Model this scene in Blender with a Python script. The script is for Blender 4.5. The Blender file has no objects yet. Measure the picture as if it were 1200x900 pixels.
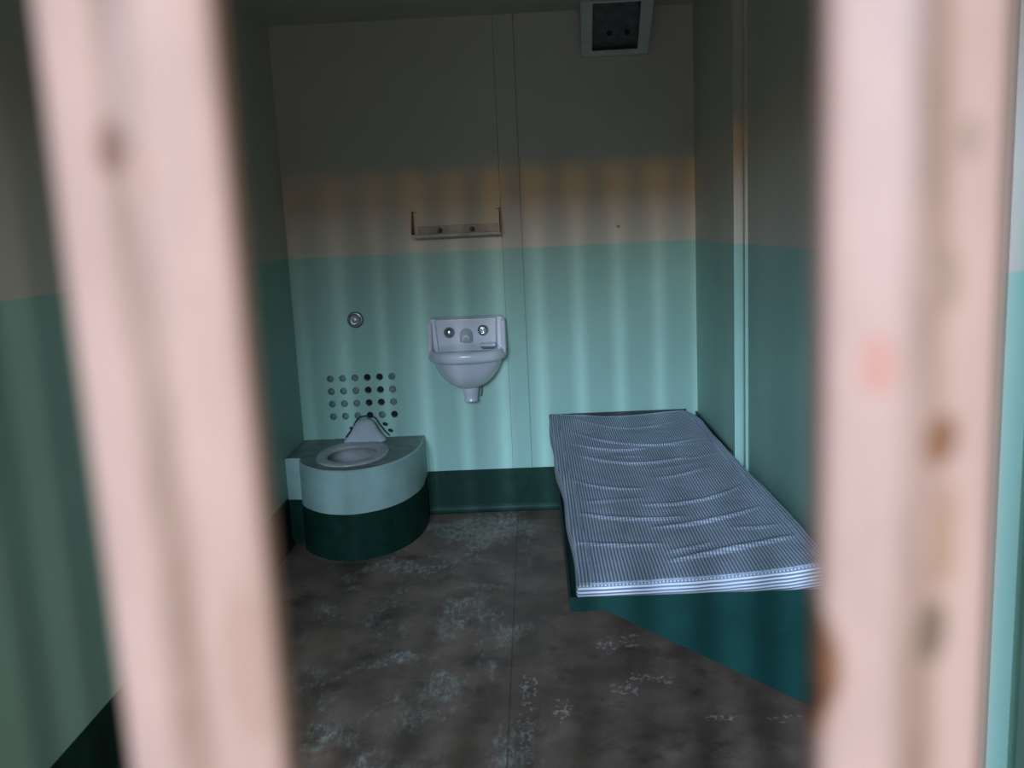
import bpy, bmesh, math, random
from mathutils import Vector, Matrix, noise
random.seed(7)
sc = bpy.context.scene
COL = sc.collection
PI = math.pi

# ------------------------------------------------------------------ helpers
def link(name, me, mats=(), parent=None, smooth=False):
    o = bpy.data.objects.new(name, me)
    COL.objects.link(o)
    for m in mats:
        me.materials.append(m)
    if smooth:
        for p in me.polygons:
            p.use_smooth = True
    if parent is not None:
        o.parent = parent
        o.matrix_parent_inverse = Matrix.Translation(-parent.location)
    return o

def obj(name, bm, mats, parent=None, smooth=False, bevel=0, seg=2, angle=40):
    if not isinstance(mats, (list, tuple)):
        mats = [mats]
    bmesh.ops.recalc_face_normals(bm, faces=bm.faces)
    me = bpy.data.meshes.new(name)
    bm.to_mesh(me); bm.free()
    o = link(name, me, mats, parent, smooth)
    if bevel:
        b = o.modifiers.new('bevel', 'BEVEL')
        b.width = bevel; b.segments = seg; b.limit_method = 'ANGLE'
        b.angle_limit = math.radians(angle)
        for p in me.polygons:
            p.use_smooth = True
        w = o.modifiers.new('wn', 'WEIGHTED_NORMAL')
    return o

def thing(name, label, cat, loc=(0, 0, 0), group=None):
    o = bpy.data.objects.new(name, None)
    COL.objects.link(o)
    o.location = loc
    o.empty_display_size = .05
    o['label'] = label; o['category'] = cat
    if group: o['group'] = group
    return o

def tag(o, label, cat):
    o['label'] = label; o['category'] = cat
    return o

def struct(o):
    o['kind'] = 'structure'
    return o

def box(bm, x0, x1, y0, y1, z0, z1, mi=0):
    vs = [bm.verts.new((x, y, z)) for x in (x0, x1) for y in (y0, y1) for z in (z0, z1)]
    for f in ((0, 1, 3, 2), (4, 6, 7, 5), (0, 4, 5, 1), (2, 3, 7, 6), (0, 2, 6, 4), (1, 5, 7, 3)):
        fc = bm.faces.new([vs[i] for i in f]); fc.material_index = mi
    return vs

def loft(bm, rings, cap0=True, cap1=True, closed=True, mi=0):
    R = [[bm.verts.new(p) for p in r] for r in rings]
    n = len(R[0])
    for a, b in zip(R, R[1:]):
        for i in range(n if closed else n - 1):
            j = (i + 1) % n
            f = bm.faces.new((a[i], a[j], b[j], b[i])); f.material_index = mi
    if cap0: bm.faces.new(R[0][::-1]).material_index = mi
    if cap1: bm.faces.new(R[-1]).material_index = mi
    return R

def prism(bm, pts, d, mi=0):
    """polygon pts (3d) extruded by vector d"""
    d = Vector(d)
    return loft(bm, [pts, [tuple(Vector(p) + d) for p in pts]], mi=mi)

def ell(cx, cy, z, a, b, n=48, p=2.0):
    r = []
    for i in range(n):
        t = 2 * PI * i / n
        c, s = math.cos(t), math.sin(t)
        r.append((cx + a * math.copysign(abs(c) ** (2 / p), c), cy + b * math.copysign(abs(s) ** (2 / p), s), z))
    return r

def lathe_y(bm, cx, cz, prof, n=32, cap0=True, cap1=True, mi=0):
    """prof: list of (radius, y); axis along Y"""
    rings = [[(cx + r * math.cos(2 * PI * i / n), y, cz + r * math.sin(2 * PI * i / n)) for i in range(n)] for r, y in prof]
    return loft(bm, rings, cap0, cap1, mi=mi)

def tube(bm, pts, r, n=10, closed=False):
    pts = [Vector(p) for p in pts]
    rings = []
    N = len(pts)
    for i, p in enumerate(pts):
        if closed:
            t = pts[(i + 1) % N] - pts[i - 1]
        else:
            t = pts[min(i + 1, N - 1)] - pts[max(i - 1, 0)]
        t.normalize()
        up = Vector((0, 0, 1)) if abs(t.z) < .9 else Vector((1, 0, 0))
        a = t.cross(up).normalized(); b = a.cross(t)
        rings.append([tuple(p + a * r * math.cos(2 * PI * k / n) + b * r * math.sin(2 * PI * k / n)) for k in range(n)])
    if closed:
        rings.append(rings[0])
        loft(bm, rings, False, False)
        bmesh.ops.remove_doubles(bm, verts=bm.verts, dist=1e-6)
    else:
        loft(bm, rings)

# ------------------------------------------------------------------ materials
class NB:
    def __init__(s, name):
        s.m = bpy.data.materials.new(name); s.m.use_nodes = True
        s.t = s.m.node_tree; s.t.nodes.clear()
        s.out = s.n('ShaderNodeOutputMaterial'); s.b = s.n('ShaderNodeBsdfPrincipled')
        s.l(s.b.outputs[0], s.out.inputs[0])
    def n(s, typ, **k):
        x = s.t.nodes.new(typ)
        for a, v in k.items(): setattr(x, a, v)
        return x
    def l(s, a, b): s.t.links.new(a, b)
    def set(s, inp, v):
        if hasattr(v, 'is_output') or isinstance(v, bpy.types.NodeSocket): s.l(v, inp)
        else: inp.default_value = v
    def math(s, op, a, b=None, c=None, clamp=False):
        x = s.n('ShaderNodeMath', operation=op, use_clamp=clamp)
        s.set(x.inputs[0], a)
        if b is not None: s.set(x.inputs[1], b)
        if c is not None: s.set(x.inputs[2], c)
        return x.outputs[0]
    def mix(s, f, a, b, typ='MIX'):
        x = s.n('ShaderNodeMix', data_type='RGBA', blend_type=typ)
        s.set(x.inputs[0], f)
        for i, v in ((6, a), (7, b)):
            if isinstance(v, tuple): x.inputs[i].default_value = (*v, 1)
            else: s.l(v, x.inputs[i])
        return x.outputs[2]
    def pos(s):
        g = s.n('ShaderNodeNewGeometry'); return g.outputs['Position']
    def xyz(s, v):
        x = s.n('ShaderNodeSeparateXYZ'); s.l(v, x.inputs[0]); return x.outputs
    def mapping(s, v, scale=(1, 1, 1), loc=(0, 0, 0)):
        x = s.n('ShaderNodeMapping'); s.l(v, x.inputs[0])
        x.inputs['Scale'].default_value = scale; x.inputs['Location'].default_value = loc
        return x.outputs[0]
    def noise(s, v, scale=5, det=4, rough=.6, dist=0):
        x = s.n('ShaderNodeTexNoise'); s.l(v, x.inputs['Vector'])
        x.inputs['Scale'].default_value = scale; x.inputs['Detail'].default_value = det
        x.inputs['Roughness'].default_value = rough; x.inputs['Distortion'].default_value = dist
        return x.outputs['Fac']
    def ramp(s, f, lo, hi, smooth=True):
        x = s.n('ShaderNodeMapRange', interpolation_type='SMOOTHSTEP' if smooth else 'LINEAR')
        s.l(f, x.inputs[0]); x.inputs[1].default_value = lo; x.inputs[2].default_value = hi
        return x.outputs[0]
    def bump(s, h, strength=.2, dist=.005):
        x = s.n('ShaderNodeBump'); x.inputs['Strength'].default_value = strength; x.inputs['Distance'].default_value = dist
        s.l(h, x.inputs['Height']); s.l(x.outputs[0], s.b.inputs['Normal'])
    def spot(s, p, c, r, wob=.5, nscale=120):
        """soft irregular blotch around world point c with radii r (3)"""
        m = s.n('ShaderNodeVectorMath', operation='SUBTRACT'); s.l(p, m.inputs[0]); m.inputs[1].default_value = c
        d = s.n('ShaderNodeVectorMath', operation='DIVIDE'); s.l(m.outputs[0], d.inputs[0]); d.inputs[1].default_value = r
        ln = s.n('ShaderNodeVectorMath', operation='LENGTH'); s.l(d.outputs[0], ln.inputs[0])
        nz = s.noise(p, nscale, 3, .6)
        v = s.math('ADD', ln.outputs['Value'], s.math('MULTIPLY', s.math('SUBTRACT', nz, .5), wob))
        x = s.n('ShaderNodeMapRange', interpolation_type='SMOOTHSTEP')
        s.l(v, x.inputs[0]); x.inputs[1].default_value = 1.0; x.inputs[2].default_value = .55
        return x.outputs[0]

def plain(name, col, rough=.5, metal=0, spec=.5, var=.12, nscale=30, bump=0):
    b = NB(name); p = b.pos()
    f = b.noise(p, nscale, 4)
    dark = tuple(c * (1 - var) for c in col); lite = tuple(min(1, c * (1 + var)) for c in col)
    b.l(b.mix(b.ramp(f, .3, .7), dark, lite), b.b.inputs['Base Color'])
    b.b.inputs['Roughness'].default_value = rough; b.b.inputs['Metallic'].default_value = metal
    b.b.inputs['Specular IOR Level'].default_value = spec
    if bump: b.bump(f, bump, .003)
    return b.m

CREAM = (.57, .52, .435); MINT = (.325, .515, .425); DKGREEN = (.007, .034, .022)

def wall_paint(name, split=1.175):
    b = NB(name); p = b.pos(); z = b.xyz(p)[2]
    edge = b.math('ADD', z, b.math('MULTIPLY', b.math('SUBTRACT', b.noise(b.mapping(p, (12, 12, 2)), 1, 2), .5), .006))
    f = b.ramp(edge, split - .0025, split + .0025)
    big = b.noise(p, 1.6, 4, .55); fine = b.noise(p, 40, 3, .5)
    mint = b.mix(b.ramp(big, .3, .72), tuple(c * .93 for c in MINT), tuple(c * 1.05 for c in MINT))
    cream = b.mix(b.ramp(big, .3, .72), tuple(c * .94 for c in CREAM), tuple(c * 1.04 for c in CREAM))
    c = b.mix(f, mint, cream)
    # scuffs
    sp = b.noise(p, 19, 5, .7)
    c = b.mix(b.math('MULTIPLY', b.ramp(sp, .70, .78), .35), c, (.16, .16, .12))
    b.l(c, b.b.inputs['Base Color'])
    b.b.inputs['Roughness'].default_value = .55; b.b.inputs['Specular IOR Level'].default_value = .3
    b.bump(fine, .06, .002)
    return b.m

M_wall = wall_paint('painted_wall')
M_ceil = plain('ceiling_paint', (.46, .43, .35), .7, var=.05, nscale=3)
M_dkg = plain('dark_green_paint', DKGREEN, .45, var=.2, nscale=14, spec=.15)
M_mint = plain('mint_paint', (.34, .48, .43), .5, var=.08, nscale=9, spec=.35)
M_topgrey = plain('worn_grey_green_top', (.185, .21, .185), .5, var=.25, nscale=16, spec=.4)
M_porc = plain('porcelain', (.60, .605, .64), .14, var=.04, nscale=6, spec=.55)
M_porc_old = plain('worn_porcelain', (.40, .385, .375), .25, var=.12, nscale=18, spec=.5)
M_chrome = plain('chrome', (.62, .63, .66), .22, metal=1, var=.08, nscale=60)
M_oldchrome = plain('dull_chrome', (.30, .31, .33), .38, metal=1, var=.15, nscale=60)
M_black = plain('hole_shade_black', (.008, .009, .010), .8, var=.2)
M_rubber = plain('black_caulk', (.02, .018, .016), .7, var=.4, nscale=80)
M_tan = plain('old_enamel', (.33, .30, .265), .5, var=.2, nscale=30)
M_tan_dk = plain('grimy_enamel', (.17, .145, .12), .55, var=.3, nscale=40)
M_boxgrey = plain('fixture_paint', (.50, .50, .43), .5, var=.08, nscale=20)
M_dark = plain('dark_recess', (.085, .088, .082), .5, var=.3, nscale=25)
M_plug = plain('painted_plug', (.13, .215, .18), .6, var=.25, nscale=60)
M_bedblack = plain('dark_bunk_edge', (.010, .016, .018), .5, var=.3)

def bunk_mat():
    b = NB('bunk_green'); p = b.pos()
    f = b.noise(p, 9, 4)
    c = b.mix(b.ramp(f, .3, .7), (.004, .036, .031), (.006, .046, .040))
    x, y, z = b.xyz(p)
    chips = b.ramp(b.noise(b.mapping(p, (1, 1, .6)), 42, 2, .5), .765, .79)
    c = b.mix(chips, c, (.13, .20, .18))
    b.l(c, b.b.inputs['Base Color']); b.b.inputs['Roughness'].default_value = .5
    b.b.inputs['Specular IOR Level'].default_value = .15
    return b.m
M_bunk = bunk_mat()

def floor_mat():
    b = NB('worn_floor_paint'); p = b.pos(); x, y, z = b.xyz(p)
    base = b.mix(b.ramp(b.noise(p, 5, 5, .6), .35, .7), (.145, .096, .071), (.25, .168, .124))
    # worn grey-green patches, mostly in the walking lane in front of the toilet
    lane = b.math('MULTIPLY', b.ramp(x, -1.05, -.75), b.ramp(x, .02, -.12))
    wearn = b.noise(b.mapping(p, (1.5, 1.0, 1)), 3.4, 7, .68, .3)
    wear = b.math('MULTIPLY', b.ramp(wearn, .49, .60), lane)
    fine = b.noise(b.mapping(p, (2.2, 1, 1)), 26, 6, .75)
    streak = b.noise(b.mapping(p, (9, 2.2, 1)), 5, 6, .7, .4)
    wear = b.math('MULTIPLY', wear, b.math('MULTIPLY', b.ramp(fine, .36, .62), b.ramp(streak, .36, .60)))
    c = b.mix(b.math('MULTIPLY', wear, .95), base, (.38, .37, .31))
    # patch by the back wall between toilet and bed
    bk = b.spot(p, (-.27, 3.78, 0), (.30, .17, .3), .9, 7)
    c = b.mix(b.math('MULTIPLY', bk, b.math('MULTIPLY', b.ramp(fine, .36, .60), .75)), c, (.36, .36, .30))
    # ochre stains on the left
    oc = b.math('MULTIPLY', b.ramp(b.noise(p, 6.5, 4, .6), .56, .68), b.ramp(x, -.5, -.8))
    c = b.mix(b.math('MULTIPLY', oc, .5), c, (.24, .155, .065))
    # dark grime
    gr = b.ramp(b.noise(b.mapping(p, (1, 1, 1), (5, 3, 0)), 6, 6, .72), .52, .70)
    c = b.mix(b.math('MULTIPLY', gr, .62), c, (.045, .036, .034))
    # small chipped flecks to the right
    fl = b.math('MULTIPLY', b.ramp(b.noise(p, 30, 4, .65), .69, .72), b.ramp(b.noise(b.mapping(p, (1, 1, 1), (2, 9, 0)), 4.5, 2), .50, .62))
    c = b.mix(b.math('MULTIPLY', fl, .8), c, (.36, .33, .30))
    ch = None
    for cx, cy, rx, ry in ((.205, 2.36, .035, .035), (.255, 2.42, .03, .02), (.32, 2.40, .022, .02), (.18, 2.62, .03, .04), (.245, 2.66, .03, .04), (.03, 2.26, .02, .05), (-.06, 2.38, .025, .09), (-.07, 2.14, .02, .09), (.44, 2.19, .04, .014), (.60, 2.18, .05, .012)):
        s = b.spot(p, (cx, cy, 0), (rx * 1.35, ry * 1.35, .2), 2.5, 40)
        ch = s if ch is None else b.math('MAXIMUM', ch, s)
    speck = b.ramp(b.noise(b.mapping(p, (1, .7, 1)), 62, 3, .6), .50, .58)
    c = b.mix(b.math('MULTIPLY', b.math('MULTIPLY', ch, speck), .8), c, (.44, .37, .32))
    grit = b.noise(p, 150, 3, .7)
    c = b.mix(b.math('MULTIPLY', b.ramp(grit, .52, .68), .35), c, (.06, .05, .046))
    c = b.mix(b.math('MULTIPLY', b.ramp(grit, .36, .26), .30), c, (.40, .36, .31))
    # seam running into the cell
    sm = b.math('LESS_THAN', b.math('ABSOLUTE', b.math('ADD', x, .112)), .0022)
    c = b.mix(b.math('MULTIPLY', sm, .45), c, (.02, .02, .02))
    b.l(c, b.b.inputs['Base Color'])
    b.b.inputs['Roughness'].default_value = .55; b.b.inputs['Specular IOR Level'].default_value = .3
    b.bump(fine, .12, .003)
    return b.m
M_floor = floor_mat()
M_corr = plain('corridor_floor', (.42, .30, .22), .6, var=.1, nscale=3)

def ticking(name, axis):
    b = NB(name); p = b.pos(); x, y, z = b.xyz(p)
    v = x
    if axis == 2:
        uv = b.n('ShaderNodeUVMap', uv_map='border')
        v = b.xyz(uv.outputs[0])[1]
    per = .0088
    wob = b.math('MULTIPLY', b.math('SUBTRACT', b.noise(p, 6, 2), .5), .004)
    t = b.math('FRACT', b.math('DIVIDE', b.math('ADD', v, wob), per))
    tri = b.math('ABSOLUTE', b.math('SUBTRACT', t, .5))       # 0..0.5
    stripe = b.ramp(tri, .20, .30)                             # 1 = dark band
    light = (.74, .73, .76); dk = (.15, .18, .25)
    if axis == 0:
        light = (.62, .64, .70); dk = (.19, .22, .28)
    c = b.mix(stripe, light, dk)
    if axis == 0:                                              # fine cross weave
        u = b.math('FRACT', b.math('DIVIDE', y, .0125))
        w = b.ramp(b.math('ABSOLUTE', b.math('SUBTRACT', u, .5)), .22, .36)
        c = b.mix(b.math('MULTIPLY', w, .45), c, (.13, .155, .20))
    else:
        bl = b.math('ADD', b.spot(p, (.29, 2.12, .40), (.05, .1, .12), .6, 30), b.spot(p, (.45, 2.12, .42), (.035, .1, .12), .6, 30))
        c = b.mix(b.math('MULTIPLY', bl, .22), c, (.30, .37, .50))
    st = b.ramp(b.noise(p, 3.5, 4, .6), .5, .8)
    c = b.mix(b.math('MULTIPLY', st, .3), c, (.16, .17, .17))
    b.l(c, b.b.inputs['Base Color'])
    b.b.inputs['Roughness'].default_value = .85; b.b.inputs['Specular IOR Level'].default_value = .1
    b.bump(b.noise(p, 260, 2), .15, .001)
    return b.m
M_tickT = ticking('striped_ticking_top', 0)
M_tickB = ticking('striped_ticking_border', 2)
M_pipe = plain('ticking_piping', (.36, .39, .46), .85, var=.25, nscale=120, spec=.1)

def bar_mat(rpts):
    b = NB('chipped_bar_paint'); p = b.pos(); x, y, z = b.xyz(p)
    c = b.mix(b.ramp(b.noise(b.mapping(p, (1, 1, .5)), 60, 4), .3, .7), (.44, .26, .198), (.50, .297, .227))
    # wear along the front ridge of every bar
    dx = b.math('SUBTRACT', b.math('FRACT', b.math('ADD', b.math('DIVIDE', b.math('SUBTRACT', x, BX0), BP), .5)), .5)
    rid = b.ramp(b.math('ABSOLUTE', dx), .042, .008)
    pat = b.ramp(b.noise(b.mapping(p, (1, 1, .35)), 55, 3, .6), .30, .62)
    front = b.math('LESS_THAN', y, BY)
    w = b.math('MULTIPLY', b.math('MULTIPLY', rid, front), b.math('ADD', b.math('MULTIPLY', pat, .5), .42))
    c = b.mix(w, c, (.215, .115, .07))
    for pt, r, col, st in rpts:
        s = b.spot(p, pt, r, .5, 150)
        c = b.mix(b.math('MULTIPLY', s, st), c, col)
    b.l(c, b.b.inputs['Base Color'])
    b.b.inputs['Roughness'].default_value = .5; b.b.inputs['Specular IOR Level'].default_value = .3
    return b.m

# ------------------------------------------------------------------ dimensions
XL, XR, XRN, YB, ZC = -1.06, .703, .740, 4.0, 2.135   # left, right (by the bed), right (nearer), back, ceiling
YS = 3.245                                             # where the right wall steps
ZB = .197                                             # dark band
BP, BX0, BY = .1250, -.0630, .155                     # bar pitch, one bar, bar plane
ZLINT, XJ = 1.86, .585                                          # underside of the front lintel

# ------------------------------------------------------------------ room shell
def slab(name, dims, mat):
    bm = bmesh.new(); box(bm, *dims)
    return struct(obj(name, bm, mat))
slab('floor', (XL - .1, XRN + .1, 0.0, YB + .1, -.1, 0), M_floor)
slab('floor_corridor', (-5, 5, -7, 0.0, -.1, -.0), M_corr)
slab('ceiling', (XL - .1, XRN + .1, .05, YB + .1, ZC, ZC + .1), M_ceil)
slab('wall_left', (XL - .1, XL, .05, YB + .1, 0, ZC), M_wall)
bm = bmesh.new()
prism(bm, [(XRN + .1, .05, 0), (XRN, .05, 0), (XRN, YS - .0, 0), (XR, YS, 0), (XR, YB + .1, 0), (XRN + .1, YB + .1, 0)], (0, 0, ZC))
struct(obj('wall_right', bm, M_wall))
# front wall above the bars
bm = bmesh.new()
box(bm, XL - .1, XRN + .1, BY - .03, BY + .03, ZLINT, ZC + .1)
box(bm, XJ, XRN + .1, BY - .03, BY + .03, 0, ZLINT)        # unseen solid jamb, added to cut light on the near right wall
struct(obj('wall_front', bm, M_wall))

# vent grid geometry on the back wall
HX0, HDX, HZ0, HDZ, HR = -.9185, .0549, .6385, .0572, .0156
gx0, gx1 = HX0 - HDX / 2, HX0 + 5.5 * HDX
gz1, gz0 = HZ0 + HDZ / 2, HZ0 - 3.5 * HDZ
bm = bmesh.new()
def wq(x0, x1, z0, z1, y=YB):
    bm.faces.new([bm.verts.new(v) for v in ((x0, y, z0), (x1, y, z0), (x1, y, z1), (x0, y, z1))])
seams = [(-.1260, -.1249), (-.0407, -.0389)]
wq(XL, gx0, 0, ZC); wq(gx0, gx1, 0, gz0); wq(gx0, gx1, gz1, ZC)
wq(gx1, seams[0][0], 0, ZC); wq(seams[0][1], seams[1][0], 0, ZC); wq(seams[1][1], XR, 0, ZC)
for a, c in seams:                                    # real grooves between the plates
    for p, q in (((a, YB), (a, YB + .045)), ((a, YB + .045), (c, YB + .045)), ((c, YB + .045), (c, YB))):
        bm.faces.new([bm.verts.new(v) for v in ((p[0], p[1], 0), (q[0], q[1], 0), (q[0], q[1], ZC), (p[0], p[1], ZC))])
box(bm, XL - .1, XRN + .1, YB + .06, YB + .12, 0, ZC)
bmesh.ops.remove_doubles(bm, verts=bm.verts, dist=1e-5)
struct(obj('wall_back', bm, M_wall))

# dark bands with a cove at the floor
def cove(a, b, nrm, name, th=.004):
    """a,b floor points on the wall, nrm into the room"""
    a, b, nrm = Vector(a), Vector(b), Vector(nrm)
    prof = [(0, ZB), (th, ZB - .001), (th, .034), (th + .001, .024), (th + .003, .014), (th + .008, .006), (th + .015, .0012), (0, .0012)]
    bm = bmesh.new()
    loft(bm, [[tuple(q + nrm * d + Vector((0, 0, z))) for d, z in prof] for q in (a, b)])
    o = struct(obj(name, bm, M_dkg))
    return o
cove((-.5125, YB, 0), (-.0385, YB, 0), (0, -1, 0), 'baseboard_back')
cove((-.0385, YB, 0), (XR, YB, 0), (0, -1, 0), 'baseboard_back.001', .007)
cove((XL, .17, 0), (XL, 3.655, 0), (1, 0, 0), 'baseboard_left')
cove((XR, YS + .03, 0), (XR, YB, 0), (-1, 0, 0), 'baseboard_right')
cove((XRN, .17, 0), (XRN, YS - .01, 0), (-1, 0, 0), 'baseboard_right.001')

# vertical plate edges on the right wall
def trim(name, y, x):
    bm = bmesh.new()
    prism(bm, [(x, y, ZB), (x - .010, y, ZB), (x - .010, y + .004, ZB), (x - .010, y + .022, ZB), (x, y + .022, ZB)], (0, 0, ZC - ZB))
    return struct(obj(name, bm, M_wall))
trim('trim_1', YS - .050, XRN)
bm = bmesh.new()                                       # nearer pair of steps
box(bm, XRN - .034, XRN, 1.385, 1.405, ZB, ZC)
struct(obj('trim_2', bm, M_wall))
bm = bmesh.new()
box(bm, XRN - .008, XRN, 1.315, 1.345, ZB, ZC)
struct(obj('trim_3', bm, M_wall))

# ------------------------------------------------------------------ barred front
bars = thing('barred_cell_front', 'row of thick upright bars in chipped pale pink paint across the cell front', 'bars', (0, BY, 0))
rust = [((-0.0647, 0.1446, 1.2946), (0.0039, 0.020, 0.0051), (.17, .075, .045), .85),
        ((-0.0610, 0.1452, 1.2904), (0.0024, 0.020, 0.0049), (.40, .20, .12), .5),
        ((0.0552, 0.1465, 1.2550), (0.0034, 0.020, 0.0067), (.50, .18, .12), .6),
        ((0.0651, 0.1452, 1.2422), (0.0037, 0.020, 0.0055), (.20, .08, .035), .95),
        ((0.0470, 0.1513, 1.2007), (0.0049, 0.020, 0.0128), (.20, .075, .03), .95),
        ((0.0458, 0.1513, 1.1909), (0.0037, 0.020, 0.0073), (.42, .15, .05), .8),
        ((0.0659, 0.1452, 1.2678), (0.0024, 0.020, 0.0073), (.24, .15, .09), .6),
        ((0.0647, 0.1452, 1.2092), (0.0037, 0.020, 0.0073), (.13, .085, .045), .85),
        ((0.0665, 0.1452, 1.2251), (0.0031, 0.020, 0.0122), (.30, .15, .07), .6),
        ((0.0549, 0.1452, 1.2269), (0.0027, 0.020, 0.0037), (.42, .25, .19), .45),
        ((0.0683, 0.1452, 1.2898), (0.0027, 0.020, 0.0049), (.25, .16, .11), .6),
        ((-0.0525, 0.1452, 1.2068), (0.0049, 0.020, 0.0195), (.36, .20, .13), .5)]
rust.append(((.0462, .150, 1.1935), (.0028, .03, .0065), (.07, .03, .018), .9))
M_bar = bar_mat(rust)
def bar_ring(z):
    hw, rd, cr = .0143, .0095, .0044
    pts = [(0, -rd), (hw, -cr), (hw, cr), (0, rd), (-hw, cr), (-hw, -cr)]
    out = []
    for i, p in enumerate(pts):                        # rounded corners
        a, c = Vector(pts[i - 1]), Vector(pts[(i + 1) % 6]); q = Vector(p)
        for t in (-1, -.4, .4, 1):
            e = (a if t < 0 else c)
            f = .22 * abs(t)
            v = q.lerp(e, f)
            v = v.lerp((a + c) / 2, .05 * (1 - abs(t)))
            out.append((v.x, v.y, z))
    return out
bm = bmesh.new()
loft(bm, [[(x, y, z) for x, y, z in bar_ring(zz)] for zz in [.03 + i * (ZLINT - .03) / 40 for i in range(41)]])
for v in bm.verts:
    k = noise.noise(Vector((v.co.x * 30, v.co.y * 30, v.co.z * 14)))
    v.co.x *= 1 + .03 * k
bar0 = obj('bar', bm, M_bar, smooth=True)
bar0.parent = bars
n0 = math.ceil((XL + .02 - BX0) / BP); n1 = math.floor((XJ - .02 - BX0) / BP)
bar0.location = (BX0, 0, 0)
for i in range(n0, n1 + 1):
    if i == 0: continue
    c = bar0.copy(); COL.objects.link(c); c.parent = bars; c.location = (BX0 + BP * i, 0, 0)
bm = bmesh.new(); box(bm, XL + .002, XJ - .002, BY - .02, BY + .02, .001, .035)
obj('bottom_rail', bm, M_bar, bars, bevel=.003)

# ------------------------------------------------------------------ toilet
TZ = .366
OUT = [(-.515, 3.995), (-.512, 3.90), (-.511, 3.80), (-.525, 3.70), (-.565, 3.58), (-.63, 3.49), (-.71, 3.440), (-.78, 3.432), (-.86, 3.458), (-.93, 3.52), (-.975, 3.585), (-.998, 3.66)]
def catmull(P, n=6):
    P = [Vector(p) for p in P]; o = []
    for i in range(len(P) - 1):
        a = P[i - 1] if i else P[0] * 2 - P[1]
        d = P[i + 2] if i + 2 < len(P) else P[-1] * 2 - P[-2]
        b, c = P[i], P[i + 1]
        for k in range(n):
            t = k / n
            o.append(.5 * ((2 * b) + (c - a) * t + (2 * a - 5 * b + 4 * c - d) * t * t + (3 * b - a - 3 * c + d) * t ** 3))
    o.append(P[-1])
    return o
outline = catmull(OUT) + [Vector((-1.03, 3.667)), Vector((XL + .0015, 3.667)), Vector((XL + .0015, 3.8)), Vector((XL + .0015, 3.995)), Vector((-.9, 3.995)), Vector((-.78, 3.995)), Vector((-.65, 3.995))]
BCX, BCY = -.780, 3.695
RA, RB = .148, .205
T = thing('toilet', 'white toilet bowl set into a curved mint and dark green block in the left corner', 'toilet', (-.78, 3.72, 0))
def blockring(z, grow=0):
    r = []
    for p in outline:
        d = (p - Vector((BCX, 3.8))).normalized() * grow
        on_wall = p.y > 3.99 or p.x < XL + .01
        r.append((p.x + (0 if on_wall else d.x), p.y + (0 if on_wall else d.y), z))
    return r
bm = bmesh.new()
R = loft(bm, [blockring(.001, .004), blockring(.19, .002), blockring(.1905, .002), blockring(TZ - .006, 0), blockring(TZ, -.006)], False, False)
hole = []
for p in outline:
    t = math.atan2((p.y - BCY) / RB, (p.x - BCX) / RA)
    hole.append(bm.verts.new((BCX + (RA - .01) * math.cos(t), BCY + (RB - .01) * math.sin(t), TZ)))
n = len(outline)
top = R[-1]
for i in range(n):
    j = (i + 1) % n
    bm.faces.new((top[i], top[j], hole[j], hole[i])).material_index = 2
bm.faces.ensure_lookup_table()
for f in bm.faces:
    zc = f.calc_center_median().z
    if zc < .19: f.material_index = 0
    elif zc < TZ - .001: f.material_index = 1
    else: f.material_index = 2
enc = obj('enclosure', bm, [M_dkg, M_mint, M_topgrey], T)
for p in enc.data.polygons: p.use_smooth = abs(p.normal.z) < .5
try: enc.data.set_sharp_from_angle(angle=math.radians(35))
except Exception: pass
# bowl with rim
bm = bmesh.new()
prof = [(1.0, TZ + .0005, 0), (1.0, TZ + .004, 0), (.98, TZ + .0085, 0), (.92, TZ + .0108, 0), (.80, TZ + .0108, -.006), (.70, TZ + .0095, -.014), (.665, TZ + .005, -.017), (.66, TZ + .001, -.017), (.68, TZ - .006, -.015), (.73, TZ - .014, -.012), (.74, TZ - .04, -.010), (.66, TZ - .09, -.005), (.50, TZ - .14, 0), (.30, TZ - .18, .01), (.10, TZ - .19, .015)]
loft(bm, [ell(BCX, BCY + dy, z, RA * s, RB * s, 56, 2.1) for s, z, dy in prof], False, True)
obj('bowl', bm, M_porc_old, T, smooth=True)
# horn of the bowl against the wall
bm = bmesh.new()
hz = [(.003, .096, .066), (.012, .088, .060), (.026, .074, .054), (.042, .062, .049), (.058, .053, .045), (.072, .046, .041), (.083, .038, .036), (.090, .028, .030), (.0945, .017, .022), (.096, .006, .010)]
loft(bm, [ell(-.769, 3.925 + .003 * i, TZ + z, a, d, 32, 2.2) for i, (z, a, d) in enumerate(hz)], True, True)
obj('inlet_horn', bm, M_porc, T, smooth=True)
bm = bmesh.new()                                       # broken dark caulk around the horn
pts = []
for sg in (-1, 1):
    q = [(-.769 + sg * (a + .004 + random.uniform(-.002, .002)), 3.989, TZ + z + .004) for z, a, d in hz]
    pts = q + pts[::-1] if sg < 0 else pts + q[::-1]
tube(bm, pts, .0032, 8)
for px, pz in ((-.690, TZ + .063), (-.683, TZ + .060), (-.668, TZ + .033), (-.662, TZ + .030), (-.840, TZ + .048)):
    bmesh.ops.create_icosphere(bm, subdivisions=2, radius=.0075, matrix=Matrix.Translation((px, 3.984, pz)))
obj('caulk', bm, M_rubber, T, smooth=True)

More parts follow.
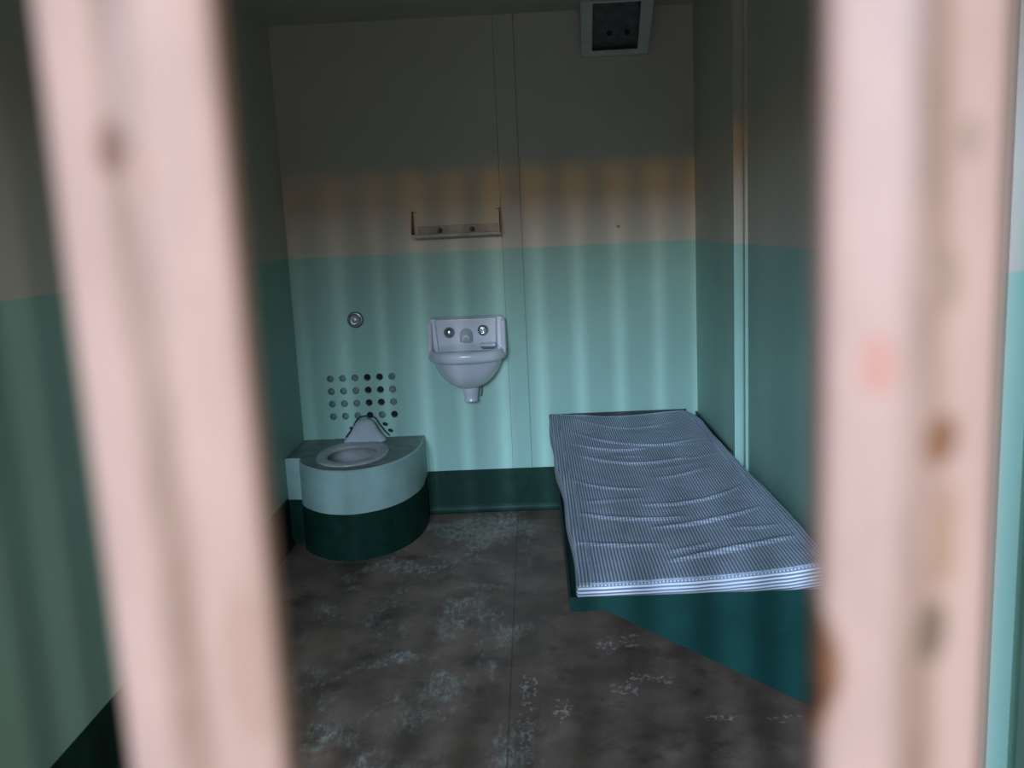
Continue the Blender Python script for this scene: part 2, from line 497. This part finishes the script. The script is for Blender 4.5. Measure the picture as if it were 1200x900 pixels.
# ------------------------------------------------------------------ vent holes
V = thing('vent_grille', 'grid of twenty-four round vent holes in the mint wall above the toilet', 'vent', ((gx0 + gx1) / 2, YB, gz0))
bm = bmesh.new()
NS = 24
for r in range(4):
    for c in range(6):
        cx, cz = HX0 + c * HDX, HZ0 - r * HDZ
        ring, sq, inner = [], [], []
        for i in range(NS):
            t = 2 * PI * (i + .5) / NS
            ct, st = math.cos(t), math.sin(t)
            ring.append(bm.verts.new((cx + HR * ct, YB, cz + HR * st)))
            inner.append(bm.verts.new((cx + HR * ct, YB + .022, cz + HR * st)))
            k = 1 / max(abs(ct), abs(st))
            sq.append(bm.verts.new((cx + HDX / 2 * ct * k, YB, cz + HDZ / 2 * st * k)))
        for i in range(NS):
            j = (i + 1) % NS
            bm.faces.new((sq[i], sq[j], ring[j], ring[i]))
            bm.faces.new((ring[i], ring[j], inner[j], inner[i]))
        # cell corners
        for sx, sz in ((1, 1), (-1, 1), (-1, -1), (1, -1)):
            vs = sorted(sq, key=lambda v: (v.co.x - (cx + sx * HDX / 2)) ** 2 + (v.co.z - (cz + sz * HDZ / 2)) ** 2)[:2]
            bm.faces.new((vs[0], vs[1], bm.verts.new((cx + sx * HDX / 2, YB, cz + sz * HDZ / 2))))
bmesh.ops.remove_doubles(bm, verts=bm.verts, dist=1e-5)
obj('grille_plate', bm, M_wall, V)
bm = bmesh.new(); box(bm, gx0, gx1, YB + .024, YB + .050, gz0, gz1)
obj('hole_shade_block', bm, M_black, V)  # solid black block, coloured as the shade inside the open holes
OPEN = {(0, 3), (0, 4), (1, 3), (1, 4), (2, 3), (2, 4), (3, 3), (3, 5)}
plug0 = None
for r in range(4):
    for c in range(6):
        if (r, c) in OPEN: continue
        cx, cz = HX0 + c * HDX, HZ0 - r * HDZ
        if plug0 is None:
            bm = bmesh.new(); lathe_y(bm, 0, 0, [(HR * .97, .0215), (HR * .97, .0105), (HR * .7, .0085), (HR * .2, .0078)], 20)
            plug0 = obj('hole_plug', bm, M_plug, smooth=False); p = plug0
        else:
            p = plug0.copy(); COL.objects.link(p)
        p.parent = V
        p.location = Vector((cx, YB + (.004 if c in (2, 5) else .009), cz)) - V.location

# flush button
Bt = thing('flush_button', 'round chrome push button on the mint wall above the vent holes', 'button', (-.786, YB, .897))
bm = bmesh.new(); lathe_y(bm, -.786, .897, [(.0355, YB + .0005), (.0355, YB - .006), (.032, YB - .010), (.0265, YB - .011), (.0245, YB - .007)], 40, True, True)
obj('escutcheon', bm, M_oldchrome, Bt, smooth=False, bevel=.001)
bm = bmesh.new(); lathe_y(bm, -.786, .897, [(.0225, YB - .006), (.0225, YB - .013), (.0195, YB - .0155), (.0155, YB - .015), (.0140, YB - .0125), (.0105, YB - .0125), (.0090, YB - .017), (.004, YB - .018)], 40)
obj('plunger', bm, M_oldchrome, Bt, bevel=.0006)

# ------------------------------------------------------------------ sink
SX = -.299
S = thing('sink', 'small white porcelain wall sink with two chrome push taps', 'sink', (SX, YB, .73))
SW = .171
def rrect(x0, x1, z0, z1, y, r, n=6):
    o = []
    for cx, cz, a in ((x1 - r, z1 - r, 0), (x0 + r, z1 - r, 90), (x0 + r, z0 + r, 180), (x1 - r, z0 + r, 270)):
        for k in range(n + 1):
            t = math.radians(a + 90 * k / n)
            o.append((cx + r * math.cos(t), y, cz + r * math.sin(t)))
    return o
bm = bmesh.new()
prismr = [rrect(SX - SW, SX + SW, .715, .892, YB - .0006, .026), rrect(SX - SW, SX + SW, .715, .892, YB - .030, .026), rrect(SX - SW + .006, SX + SW - .006, .721, .886, YB - .038, .022)]
loft(bm, prismr)
obj('splashback', bm, M_porc, S, smooth=True, bevel=0)
bpy.data.objects['splashback'].data.set_sharp_from_angle(angle=math.radians(40))
# raised panel: thicker at its foot
bm = bmesh.new()
x0, x1 = SX - .134, SX + .132
fr = [(x0, YB - .059, .8865), (x1, YB - .059, .8865), (x1 - .006, YB - .060, .742), (x0 + .012, YB - .060, .742)]
bk = [(x0 - .004, YB - .034, .8875), (x1 + .004, YB - .034, .8875), (x1 + .001, YB - .034, .742), (x0 + .004, YB - .034, .742)]
loft(bm, [bk, fr])
obj('tap_panel', bm, M_porc, S, bevel=.006, seg=3)
# side cheeks running from the splashback down to the rim
for sx in (-1, 1):
    bm = bmesh.new()
    xo = SX + sx * SW; xi = xo - sx * .022
    prof = [(YB - .034, .880), (YB - .050, .872), (YB - .066, .80), (YB - .090, .758), (YB - .10, .735), (YB - .034, .735)]
    loft(bm, [[(x, y, z) for y, z in prof] for x in (xo - sx * .001, xi)])
    obj('cheek', bm, M_porc, S, bevel=.007, seg=3)
# basin: half-round plan lofted from rim to the outlet
def dplan(w, d, z, n=40, yb=None, p=2.5):
    yb = YB - .0008 if yb is None else yb
    r = []
    for i in range(n + 1):
        t = PI * i / n
        c, s = math.cos(t), math.sin(t)
        r.append((SX + w * math.copysign(abs(c) ** (2 / p), c), yb - d * abs(s) ** (2 / p), z))
    return r
bm = bmesh.new()
rings = [dplan(.036, .082, .582), dplan(.060, .105, .590), dplan(.086, .130, .604), dplan(.110, .150, .626), dplan(.130, .166, .652), dplan(.143, .176, .678), dplan(.150, .183, .700), dplan(.152, .186, .706),
         dplan(.160, .195, .7085), dplan(.1685, .204, .713), dplan(.172, .208, .722), dplan(.1725, .209, .738), dplan(.170, .206, .750), dplan(.162, .199, .757), dplan(.150, .188, .756),
         dplan(.138, .176, .745, yb=YB - .002), dplan(.125, .16, .70, yb=YB - .002), dplan(.09, .13, .65, yb=YB - .002), dplan(.03, .09, .63, yb=YB - .002)]
loft(bm, rings)
obj('basin', bm, M_porc, S, smooth=True)
# outlet cup
bm = bmesh.new()
cup = [(.034, .590), (.036, .578), (.0335, .560), (.030, .545), (.028, .534), (.031, .529), (.030, .522), (.020, .519)]
loft(bm, [ell(SX + .006, YB - .046, z, r, r * 1.15, 28) for r, z in cup])
obj('outlet_cup', bm, M_porc, S, smooth=True)
bm = bmesh.new()
tube(bm, [(SX + .043, YB - .004, .60), (SX + .052, YB - .010, .59), (SX + .053, YB - .012, .555), (SX + .047, YB - .010, .535)], .0028, 8)
obj('supply_wire', bm, M_tan_dk, S, smooth=True)
# taps
def tap(cx, cz, kind):
    y = YB - .0585
    bm = bmesh.new()
    lathe_y(bm, cx, cz, [(.0240, y + .012), (.0240, y - .004), (.0215, y - .008), (.018, y - .009)], 36)
    t = obj('tap_button', bm, M_chrome, S, smooth=True)
    bm = bmesh.new()
    if kind:
        lathe_y(bm, cx, cz, [(.019, y - .008), (.0175, y - .013), (.013, y - .0155), (.0085, y - .015), (.0075, y - .011), (.0045, y - .011), (.003, y - .016), (.001, y - .0165)], 32)
    else:
        lathe_y(bm, cx, cz, [(.019, y - .008), (.018, y - .012), (.014, y - .0165), (.008, y - .019), (.001, y - .0198)], 32)
    c = obj('tap_cap', bm, M_chrome, None, smooth=True)
    c.parent = t
    c.matrix_parent_inverse = (Matrix.Translation(-S.location)).inverted() @ Matrix.Translation(-S.location) if False else Matrix.Identity(4)
    return t
tap(SX - .073, .829, 0); tap(SX + .073, .833, 1)
# spout nib with an arched top
bm = bmesh.new()
def arch(w, z0, h, y, n=12):
    o = [(SX - w, y, z0)]
    for i in range(n + 1):
        t = PI - PI * i / n
        o.append((SX + w * math.cos(t), y, z0 + h - w + w * math.sin(t)))
    o.append((SX + w, y, z0)); return o
loft(bm, [arch(.029, .786, .060, YB - .050), arch(.028, .786, .058, YB - .066), arch(.022, .787, .046, YB - .082), arch(.017, .789, .030, YB - .100)])
obj('spout', bm, M_porc, S, bevel=.004, seg=3)
bm = bmesh.new(); loft(bm, [arch(.012, .7885, .022, YB - .0995), arch(.012, .7885, .022, YB - .1022)])
obj('spout_mouth', bm, M_porc_old, bpy.data.objects['spout'])
bpy.data.objects['spout_mouth'].matrix_parent_inverse = Matrix.Identity(4)
# soap ledge
bm = bmesh.new()
lx0, lx1 = SX + .058, SX + .126
loft(bm, [[(lx0, YB - .055, .781), (lx1, YB - .055, .781), (lx1, YB - .10, .777), (lx0, YB - .10, .777)], [(lx0, YB - .055, .771), (lx1, YB - .055, .771), (lx1, YB - .10, .768), (lx0, YB - .10, .768)], [(lx0 + .010, YB - .055, .752), (lx1 - .006, YB - .055, .752), (lx1 - .006, YB - .075, .752), (lx0 + .010, YB - .075, .752)]])
obj('soap_ledge', bm, M_porc, S, bevel=.004, seg=3)

# ------------------------------------------------------------------ wall shelf
K = thing('wall_shelf', 'small narrow metal shelf with upright end brackets on the cream wall above the sink', 'shelf', (-.32, YB, 1.25))
kx0, kx1, kz = -.508, -.130, 1.252
bm = bmesh.new(); box(bm, kx0, kx1, YB - .082, YB - .001, kz - .004, kz)
box(bm, kx0, kx1, YB - .084, YB - .080, kz - .014, kz)
obj('ledge', bm, M_tan, K, bevel=.0012)
bm = bmesh.new(); box(bm, kx0 + .02, kx1 - .012, YB - .006, YB - .001, kz, kz + .034)
obj('back_rail', bm, M_tan, K, bevel=.001)
for x, s in ((kx0, 1), (kx1, -1)):
    bm = bmesh.new()
    prism(bm, [(x, YB - .001, kz), (x, YB - .078, kz), (x, YB - .072, kz + .020), (x, YB - .026, kz + .096), (x, YB - .001, kz + .100)], (s * .004, 0, 0))
    box(bm, min(x, x + s * .018), max(x, x + s * .018), YB - .012, YB - .001, kz + .092, kz + .0955)
    obj('end_bracket', bm, M_tan_dk, K, bevel=.0008)
for x in (-.392, -.252):
    bm = bmesh.new(); lathe_y(bm, x, kz + .014, [(.011, YB - .006), (.011, YB - .012), (.0075, YB - .016), (.006, YB - .024), (.003, YB - .025)], 20)
    obj('bolt', bm, M_tan_dk, K, smooth=True)

# ------------------------------------------------------------------ ceiling corner fixture
FX = thing('corner_light_box', 'pale sloped box with a dark square recess, high where back wall meets ceiling', 'light', (.374, 3.9, 2.0))
fx0, fx1 = .238, .511
A = Vector((0, YB - .028, 1.945)); Bq = Vector((0, 3.83, 2.126)); Cq = Vector((0, 3.50, 2.126))
def lerp2(t): return A.lerp(Bq, t)
ix0, ix1 = .281, .468
bm = bmesh.new()
def fpt(x, t, off=0):
    v = lerp2(t); nrm = Vector((0, (Bq - A).z, -(Bq - A).y)).normalized()
    v = v + nrm * off
    return (x, v.y, v.z)
t0, t1 = .10, .965
o_ = [bm.verts.new(fpt(*p)) for p in ((fx0, 0), (fx1, 0), (fx1 + .012, 1), (fx0 - .006, 1))]
i_ = [bm.verts.new(fpt(*p)) for p in ((ix0, t0), (ix1, t0), (ix1 + .004, t1), (ix0, t1))]
d_ = [bm.verts.new(fpt(x, t, .028)) for x, t in ((ix0, t0), (ix1, t0), (ix1 + .004, t1), (ix0, t1))]
for k in range(4):
    j = (k + 1) % 4
    bm.faces.new((o_[k], o_[j], i_[j], i_[k]))
    bm.faces.new((i_[k], i_[j], d_[j], d_[k])).material_index = 1  # recess sides coloured dark to stand for the shade inside
w0, w1 = bm.verts.new((fx0, YB - .0005, 1.945)), bm.verts.new((fx1, YB - .0005, 1.945))
c0, c1 = bm.verts.new((fx0 - .006, Bq.y, ZC - .0005)), bm.verts.new((fx1 + .012, Bq.y, ZC - .0005))
e0, e1 = bm.verts.new((fx0, YB - .0005, ZC - .0005)), bm.verts.new((fx1, YB - .0005, ZC - .0005))
bm.faces.new((o_[0], w0, w1, o_[1]))
bm.faces.new((o_[0], w0, e0, c0, o_[3])); bm.faces.new((o_[1], w1, e1, c1, o_[2]))
obj('box_frame', bm, [M_boxgrey, M_dark], FX)
bm = bmesh.new(); box(bm, fx0 - .006, fx1 + .012, 3.50, Bq.y, 2.126, ZC - .0005)
obj('ceiling_flange', bm, M_boxgrey, FX, bevel=.002)
bm = bmesh.new()
d2 = [bm.verts.new(fpt(x, t, .027)) for x, t in ((ix0, t0), (ix1, t0), (ix1 + .004, t1), (ix0, t1))]
bm.faces.new(d2)
d3 = [bm.verts.new(fpt(x, t, .032)) for x, t in ((ix0, t0), (ix1, t0), (ix1 + .004, t1), (ix0, t1))]
bm.faces.new(d3[::-1])
for k in range(4): bm.faces.new((d2[k], d2[(k + 1) % 4], d3[(k + 1) % 4], d3[k]))
obj('recess_panel', bm, M_dark, FX)
for x in (.352, .425):
    bm = bmesh.new()
    bmesh.ops.create_uvsphere(bm, u_segments=16, v_segments=10, radius=.011, matrix=Matrix.Translation(fpt(x, .36, .024)))
    obj('socket', bm, M_rubber, FX, smooth=True)

# ------------------------------------------------------------------ wall screw
bm = bmesh.new(); lathe_y(bm, .374, 1.247, [(.0065, YB - .0005), (.006, YB - .004), (.003, YB - .0055)], 14)
tag(obj('wall_screw', bm, M_tan_dk, smooth=True), 'single small dark screw head in the cream wall below the corner box', 'screw')

# ------------------------------------------------------------------ bunk
BF, BT, BL = 2.125, .372, .056                         # front, top of pan, outer edge
Bk = thing('bunk', 'dark green wall-hung steel bunk with a tapered end plate under the mattress', 'bed', (.37, 3.0, 0))
BRN = XRN - .003
bm = bmesh.new()
pl = [(BL, BT), (BRN, BT), (BRN, .014), (.143, .336), (.128, .335), (BL, .335)]
prism(bm, [(x, BF, z) for x, z in pl], (0, .006, 0))
obj('end_plate', bm, M_bunk, Bk)
bm = bmesh.new()
pl2 = [(x if x < .6 else XR - .012, z) for x, z in pl]
pl2[2] = (XR - .012, .04)
prism(bm, [(x, 3.955, z) for x, z in pl2], (0, .006, 0))
obj('end_plate', bm, M_bunk, Bk)
bm = bmesh.new()
prism(bm, [(BL + .004, BF + .006, .350), (BRN, BF + .006, .350), (BRN, YS - .04, .350), (XR - .014, YS - .04, .350), (XR - .014, 3.975, .350), (BL + .004, 3.975, .350)], (0, 0, .006))
obj('pan', bm, M_bunk, Bk)
bm = bmesh.new(); box(bm, BL, BL + .004, BF + .006, 3.985, .332, BT)
obj('side_rail', bm, M_bedblack, Bk)
bm = bmesh.new(); box(bm, .045, .650, 3.976, 3.988, .345, .440)
obj('head_rail', bm, M_bedblack, Bk, bevel=.003)
bm = bmesh.new(); box(bm, XR - .013, XR - .006, YS + .01, 3.976, .345, .430)
obj('wall_rail', bm, M_bedblack, Bk, bevel=.002)

# ------------------------------------------------------------------ mattress
Mt = None
NX, NY = 96, 300
mx_l = lambda y: .084 - .040 * (y - 2.12) / 1.85 + .003 * math.sin(y * 5.2) + .004 * math.sin(y * 11 + 1)
def mx_r(y):
    a = .702 - .022 * max(0, min(1, (y - 2.6) / .9))
    if y > 3.75: a -= .045 * ((y - 3.75) / .22) ** 1.6
    return a
MY0, MY1 = 2.120, 3.968
rr = random.Random(3)
FOLDS = [((.128, 3.641), (.346, 3.421), (.601, 3.465)), ((.121, 3.459), (.231, 3.356), (.410, 3.382)), ((.127, 3.292), (.280, 3.166), (.533, 3.228)),
         ((.369, 2.967), (.468, 2.988), (.564, 3.051)), ((.291, 2.699), (.386, 2.680), (.633, 2.814)), ((.101, 2.634), (.265, 2.564), (.410, 2.563)),
         ((.297, 2.489), (.472, 2.507), (.636, 2.592)), ((.069, 2.395), (.204, 2.369), (.328, 2.358)), ((.321, 2.304), (.389, 2.316), (.451, 2.345)),
         ((.311, 2.239), (.474, 2.274), (.666, 2.330)), ((.139, 3.877), (.333, 3.715), (.603, 3.824)), ((.105, 2.962), (.228, 2.861), (.344, 2.865)),
         ((.509, 2.440), (.583, 2.417), (.644, 2.425))]
creases = []
def quad(P):
    (x0, y0), (x1, y1), (x2, y2) = P
    return lambda x: y0 * (x - x1) * (x - x2) / ((x0 - x1) * (x0 - x2)) + y1 * (x - x0) * (x - x2) / ((x1 - x0) * (x1 - x2)) + y2 * (x - x0) * (x - x1) / ((x2 - x0) * (x2 - x1))
for k, P in enumerate(FOLDS):
    far = P[1][1] > 2.9
    creases.append((quad(P), P[0][0], P[2][0], (.0082 if far else .0068) * (1, 1, .9, .6, 1, 1.1, 1.2, .7, .6, 1.3, .6, .8, .6)[k], .020 if far else .016))
for k in range(16):
    y = rr.uniform(2.25, 3.85); x = rr.uniform(.10, .45); l = rr.uniform(.12, .25)
    creases.append((quad(((x, y + rr.uniform(-.03, .05)), (x + l / 2, y), (x + l, y + rr.uniform(-.03, .06)))), x, x + l, rr.uniform(.0012, .0022), .016))
def mtop(u, y):
    """top height; u across 0..1"""
    z = .432 + .010 * ((y - 2.9) / 1.0)
    z += (-.016 + .034 * u) * max(0, 1 - (y - 2.12) / .9)                     # rises towards the wall at the foot
    s = (y - 3.1) / .9
    z -= .018 * math.sin(PI * u) * (.55 + .45 * max(0, s))                    # lengthwise hollow
    z += .010 * math.exp(-((y - 3.85) / .15) ** 2) * (1 - u)
    x = mx_l(y) + (mx_r(y) - mx_l(y)) * u
    for fn, xa, xb, h, w in creases:
        if not xa < x < xb: continue
        env = math.sin(PI * (x - xa) / (xb - xa)) ** .6
        d = (y - fn(x)) / w
        if abs(d) < 4:
            z += h * env * (math.exp(-d * d) if d > 0 else math.exp(-(d * 2.0) ** 2))   # steep toward the cell front
    z += .004 * noise.noise(Vector((u * 3.1, y * 3.7, 1.3))) + .0012 * noise.noise(Vector((u * 14, y * 20, 4)))
    return z
ZM0 = .3565
bm = bmesh.new()
grid = []
for j in range(NY + 1):
    y = MY0 + (MY1 - MY0) * j / NY
    xl, xr = mx_l(y), mx_r(y)
    row = []
    for i in range(NX + 1):
        u = i / NX
        x = xl + (xr - xl) * u
        z = mtop(u, y)
        e = min(u * (xr - xl), (1 - u) * (xr - xl), y - MY0, MY1 - y)
        r = .009
        if e < r: z -= (r - math.sqrt(max(0, r * r - (r - e) ** 2))) * .8
        row.append(bm.verts.new((x, y, z)))
    grid.append(row)
for j in range(NY):
    for i in range(NX):
        bm.faces.new((grid[j][i], grid[j][i + 1], grid[j + 1][i + 1], grid[j + 1][i])).material_index = 0
fuv = []
per = [grid[0][i] for i in range(NX + 1)] + [grid[j][NX] for j in range(1, NY + 1)] + [grid[NY][i] for i in range(NX - 1, -1, -1)] + [grid[j][0] for j in range(NY - 1, 0, -1)]
prev = per
prevt = [0.0] * len(per)
def zlow(v):
    return ZM0 + (.016 * max(0, 1 - (v.co.y - MY0) / .02))
ctr = Vector((.37, 3.0, 0))
for t, bul in ((.2, .003), (.4, .005), (.6, .005), (.8, .003), (1, -.002)):
    nx = []
    for v in per:
        dv = Vector((0, 0, 0))
        if abs(v.co.y - MY0) < 1e-4: dv.y = -bul
        elif abs(v.co.y - MY1) < 1e-4: dv.y = bul * .3
        elif v.co.x < .2: dv.x = -bul
        else: dv.x = bul * .5
        z1 = zlow(v)
        nx.append(bm.verts.new((v.co.x + dv.x, v.co.y + dv.y, v.co.z + (z1 - v.co.z) * t)))
    for k in range(len(per)):
        l = (k + 1) % len(per)
        f = bm.faces.new((prev[k], prev[l], nx[l], nx[k]))
        fuv.append((f, [(prev[k], prevt[k]), (prev[l], prevt[l]), (nx[l], (per[l].co.z - zlow(per[l])) * t), (nx[k], (per[k].co.z - zlow(per[k])) * t)]))
        f.material_index = 1 if (abs(per[k].co.y - MY0) < 1e-4 and abs(per[l].co.y - MY0) < 1e-4) else 2
    prev = nx
    prevt = [(v.co.z - zlow(v)) * t for v in per]
bm.faces.new(prev).material_index = 1
ul = bm.loops.layers.uv.new('border')
for f, prs in fuv:
    mp = {v: tt for v, tt in prs}
    for lp in f.loops:
        lp[ul].uv = (lp.vert.co.x + lp.vert.co.y, mp[lp.vert])
M_tickS = M_tickB
Mt = obj('mattress', bm, [M_tickT, M_tickB, M_tickS], smooth=True)
tag(Mt, 'thin sagging mattress in blue and white striped ticking on the green bunk', 'mattress')
# corded seam around the top
bm = bmesh.new()
pts = []
def sp(u, y):
    xl, xr = mx_l(y), mx_r(y)
    return (xl + (xr - xl) * u, y, mtop(u, y) - .0005)
for k in range(41): pts.append(sp(.055 + .89 * k / 40, MY0 + .0022))
for k in range(1, 121): pts.append(sp(.945, MY0 + .0022 + (MY1 - MY0 - .03) * k / 120))
for k in range(1, 41): pts.append(sp(.945 - .89 * k / 40, MY1 - .022))
for k in range(1, 120): pts.append(sp(.055, MY1 - .022 - (MY1 - MY0 - .03) * k / 120))
tube(bm, pts, .0026, 8, closed=True)
obj('corded_seam', bm, M_pipe, Mt, smooth=True)

# ------------------------------------------------------------------ light
w = bpy.data.worlds.new('world'); sc.world = w; w.use_nodes = True
bg = w.node_tree.nodes['Background']
bg.inputs[0].default_value = (1.0, .88, .62, 1); bg.inputs[1].default_value = .13

def area(name, loc, size, power, col):
    ld = bpy.data.lights.new(name, 'AREA'); ld.shape = 'RECTANGLE'
    ld.size, ld.size_y = size; ld.energy = power; ld.color = col
    o = bpy.data.objects.new(name, ld); COL.objects.link(o)
    o.location = loc; o.rotation_euler = (math.radians(90), 0, 0)   # -Z -> +Y
    return o
YL = -9.75
PS = .445                                              # spacing of the tall panes on the far side of the corridor
XP = -.06
SKY, PALE, SUN = (.44, .67, .98), (.76, .97, 1.18), (1.0, .50, .02)
for n, k in ((-7, .34), (-5, .28), (-3, .2), (0, .30), (14, .25)):
    x = XP + PS * n
    sky, pale = (SKY, PALE) if n < 10 else ((.82, .88, .86), (1.0, .98, .92))   # less blue at the far right, to warm the left wall
    wd = .33 if n < 10 else .42
    area('window_sky_light', (x, YL, 4.75), (wd, 2.5), 2050 * k, sky)
    area('window_pale_light', (x, YL, 3.26), (wd, .48), 300 * k, pale)
    area('window_sun_light', (x, YL, 2.75), (.20, .22), 125 * k, SUN)

# ------------------------------------------------------------------ camera
cd = bpy.data.cameras.new('camera'); cam = bpy.data.objects.new('camera', cd); COL.objects.link(cam)
F, CX, CY = 1075., 600., 450.
Yc = Vector((622 - CX, CY - 261, -F)).normalized()
Zc = -Vector((891 - CX, CY - 6600, -F)).normalized()
Zc = (Zc - Yc * Zc.dot(Yc)).normalized()
Xc = Yc.cross(Zc)
Rm = Matrix((Xc, Yc, Zc)).to_4x4()
Rm.translation = (0, 0, 1.28)
cam.matrix_world = Rm
cd.sensor_width = 36; cd.lens = F / 1200 * 36; cd.clip_start = .01
cd.dof.use_dof = True; cd.dof.focus_distance = 3.5; cd.dof.aperture_fstop = 6.1
sc.camera = cam
sc.view_settings.view_transform = 'Standard'; sc.view_settings.look = 'None'
sc.view_settings.exposure = 0; sc.view_settings.gamma = 1
sc.view_settings.use_curve_mapping = False
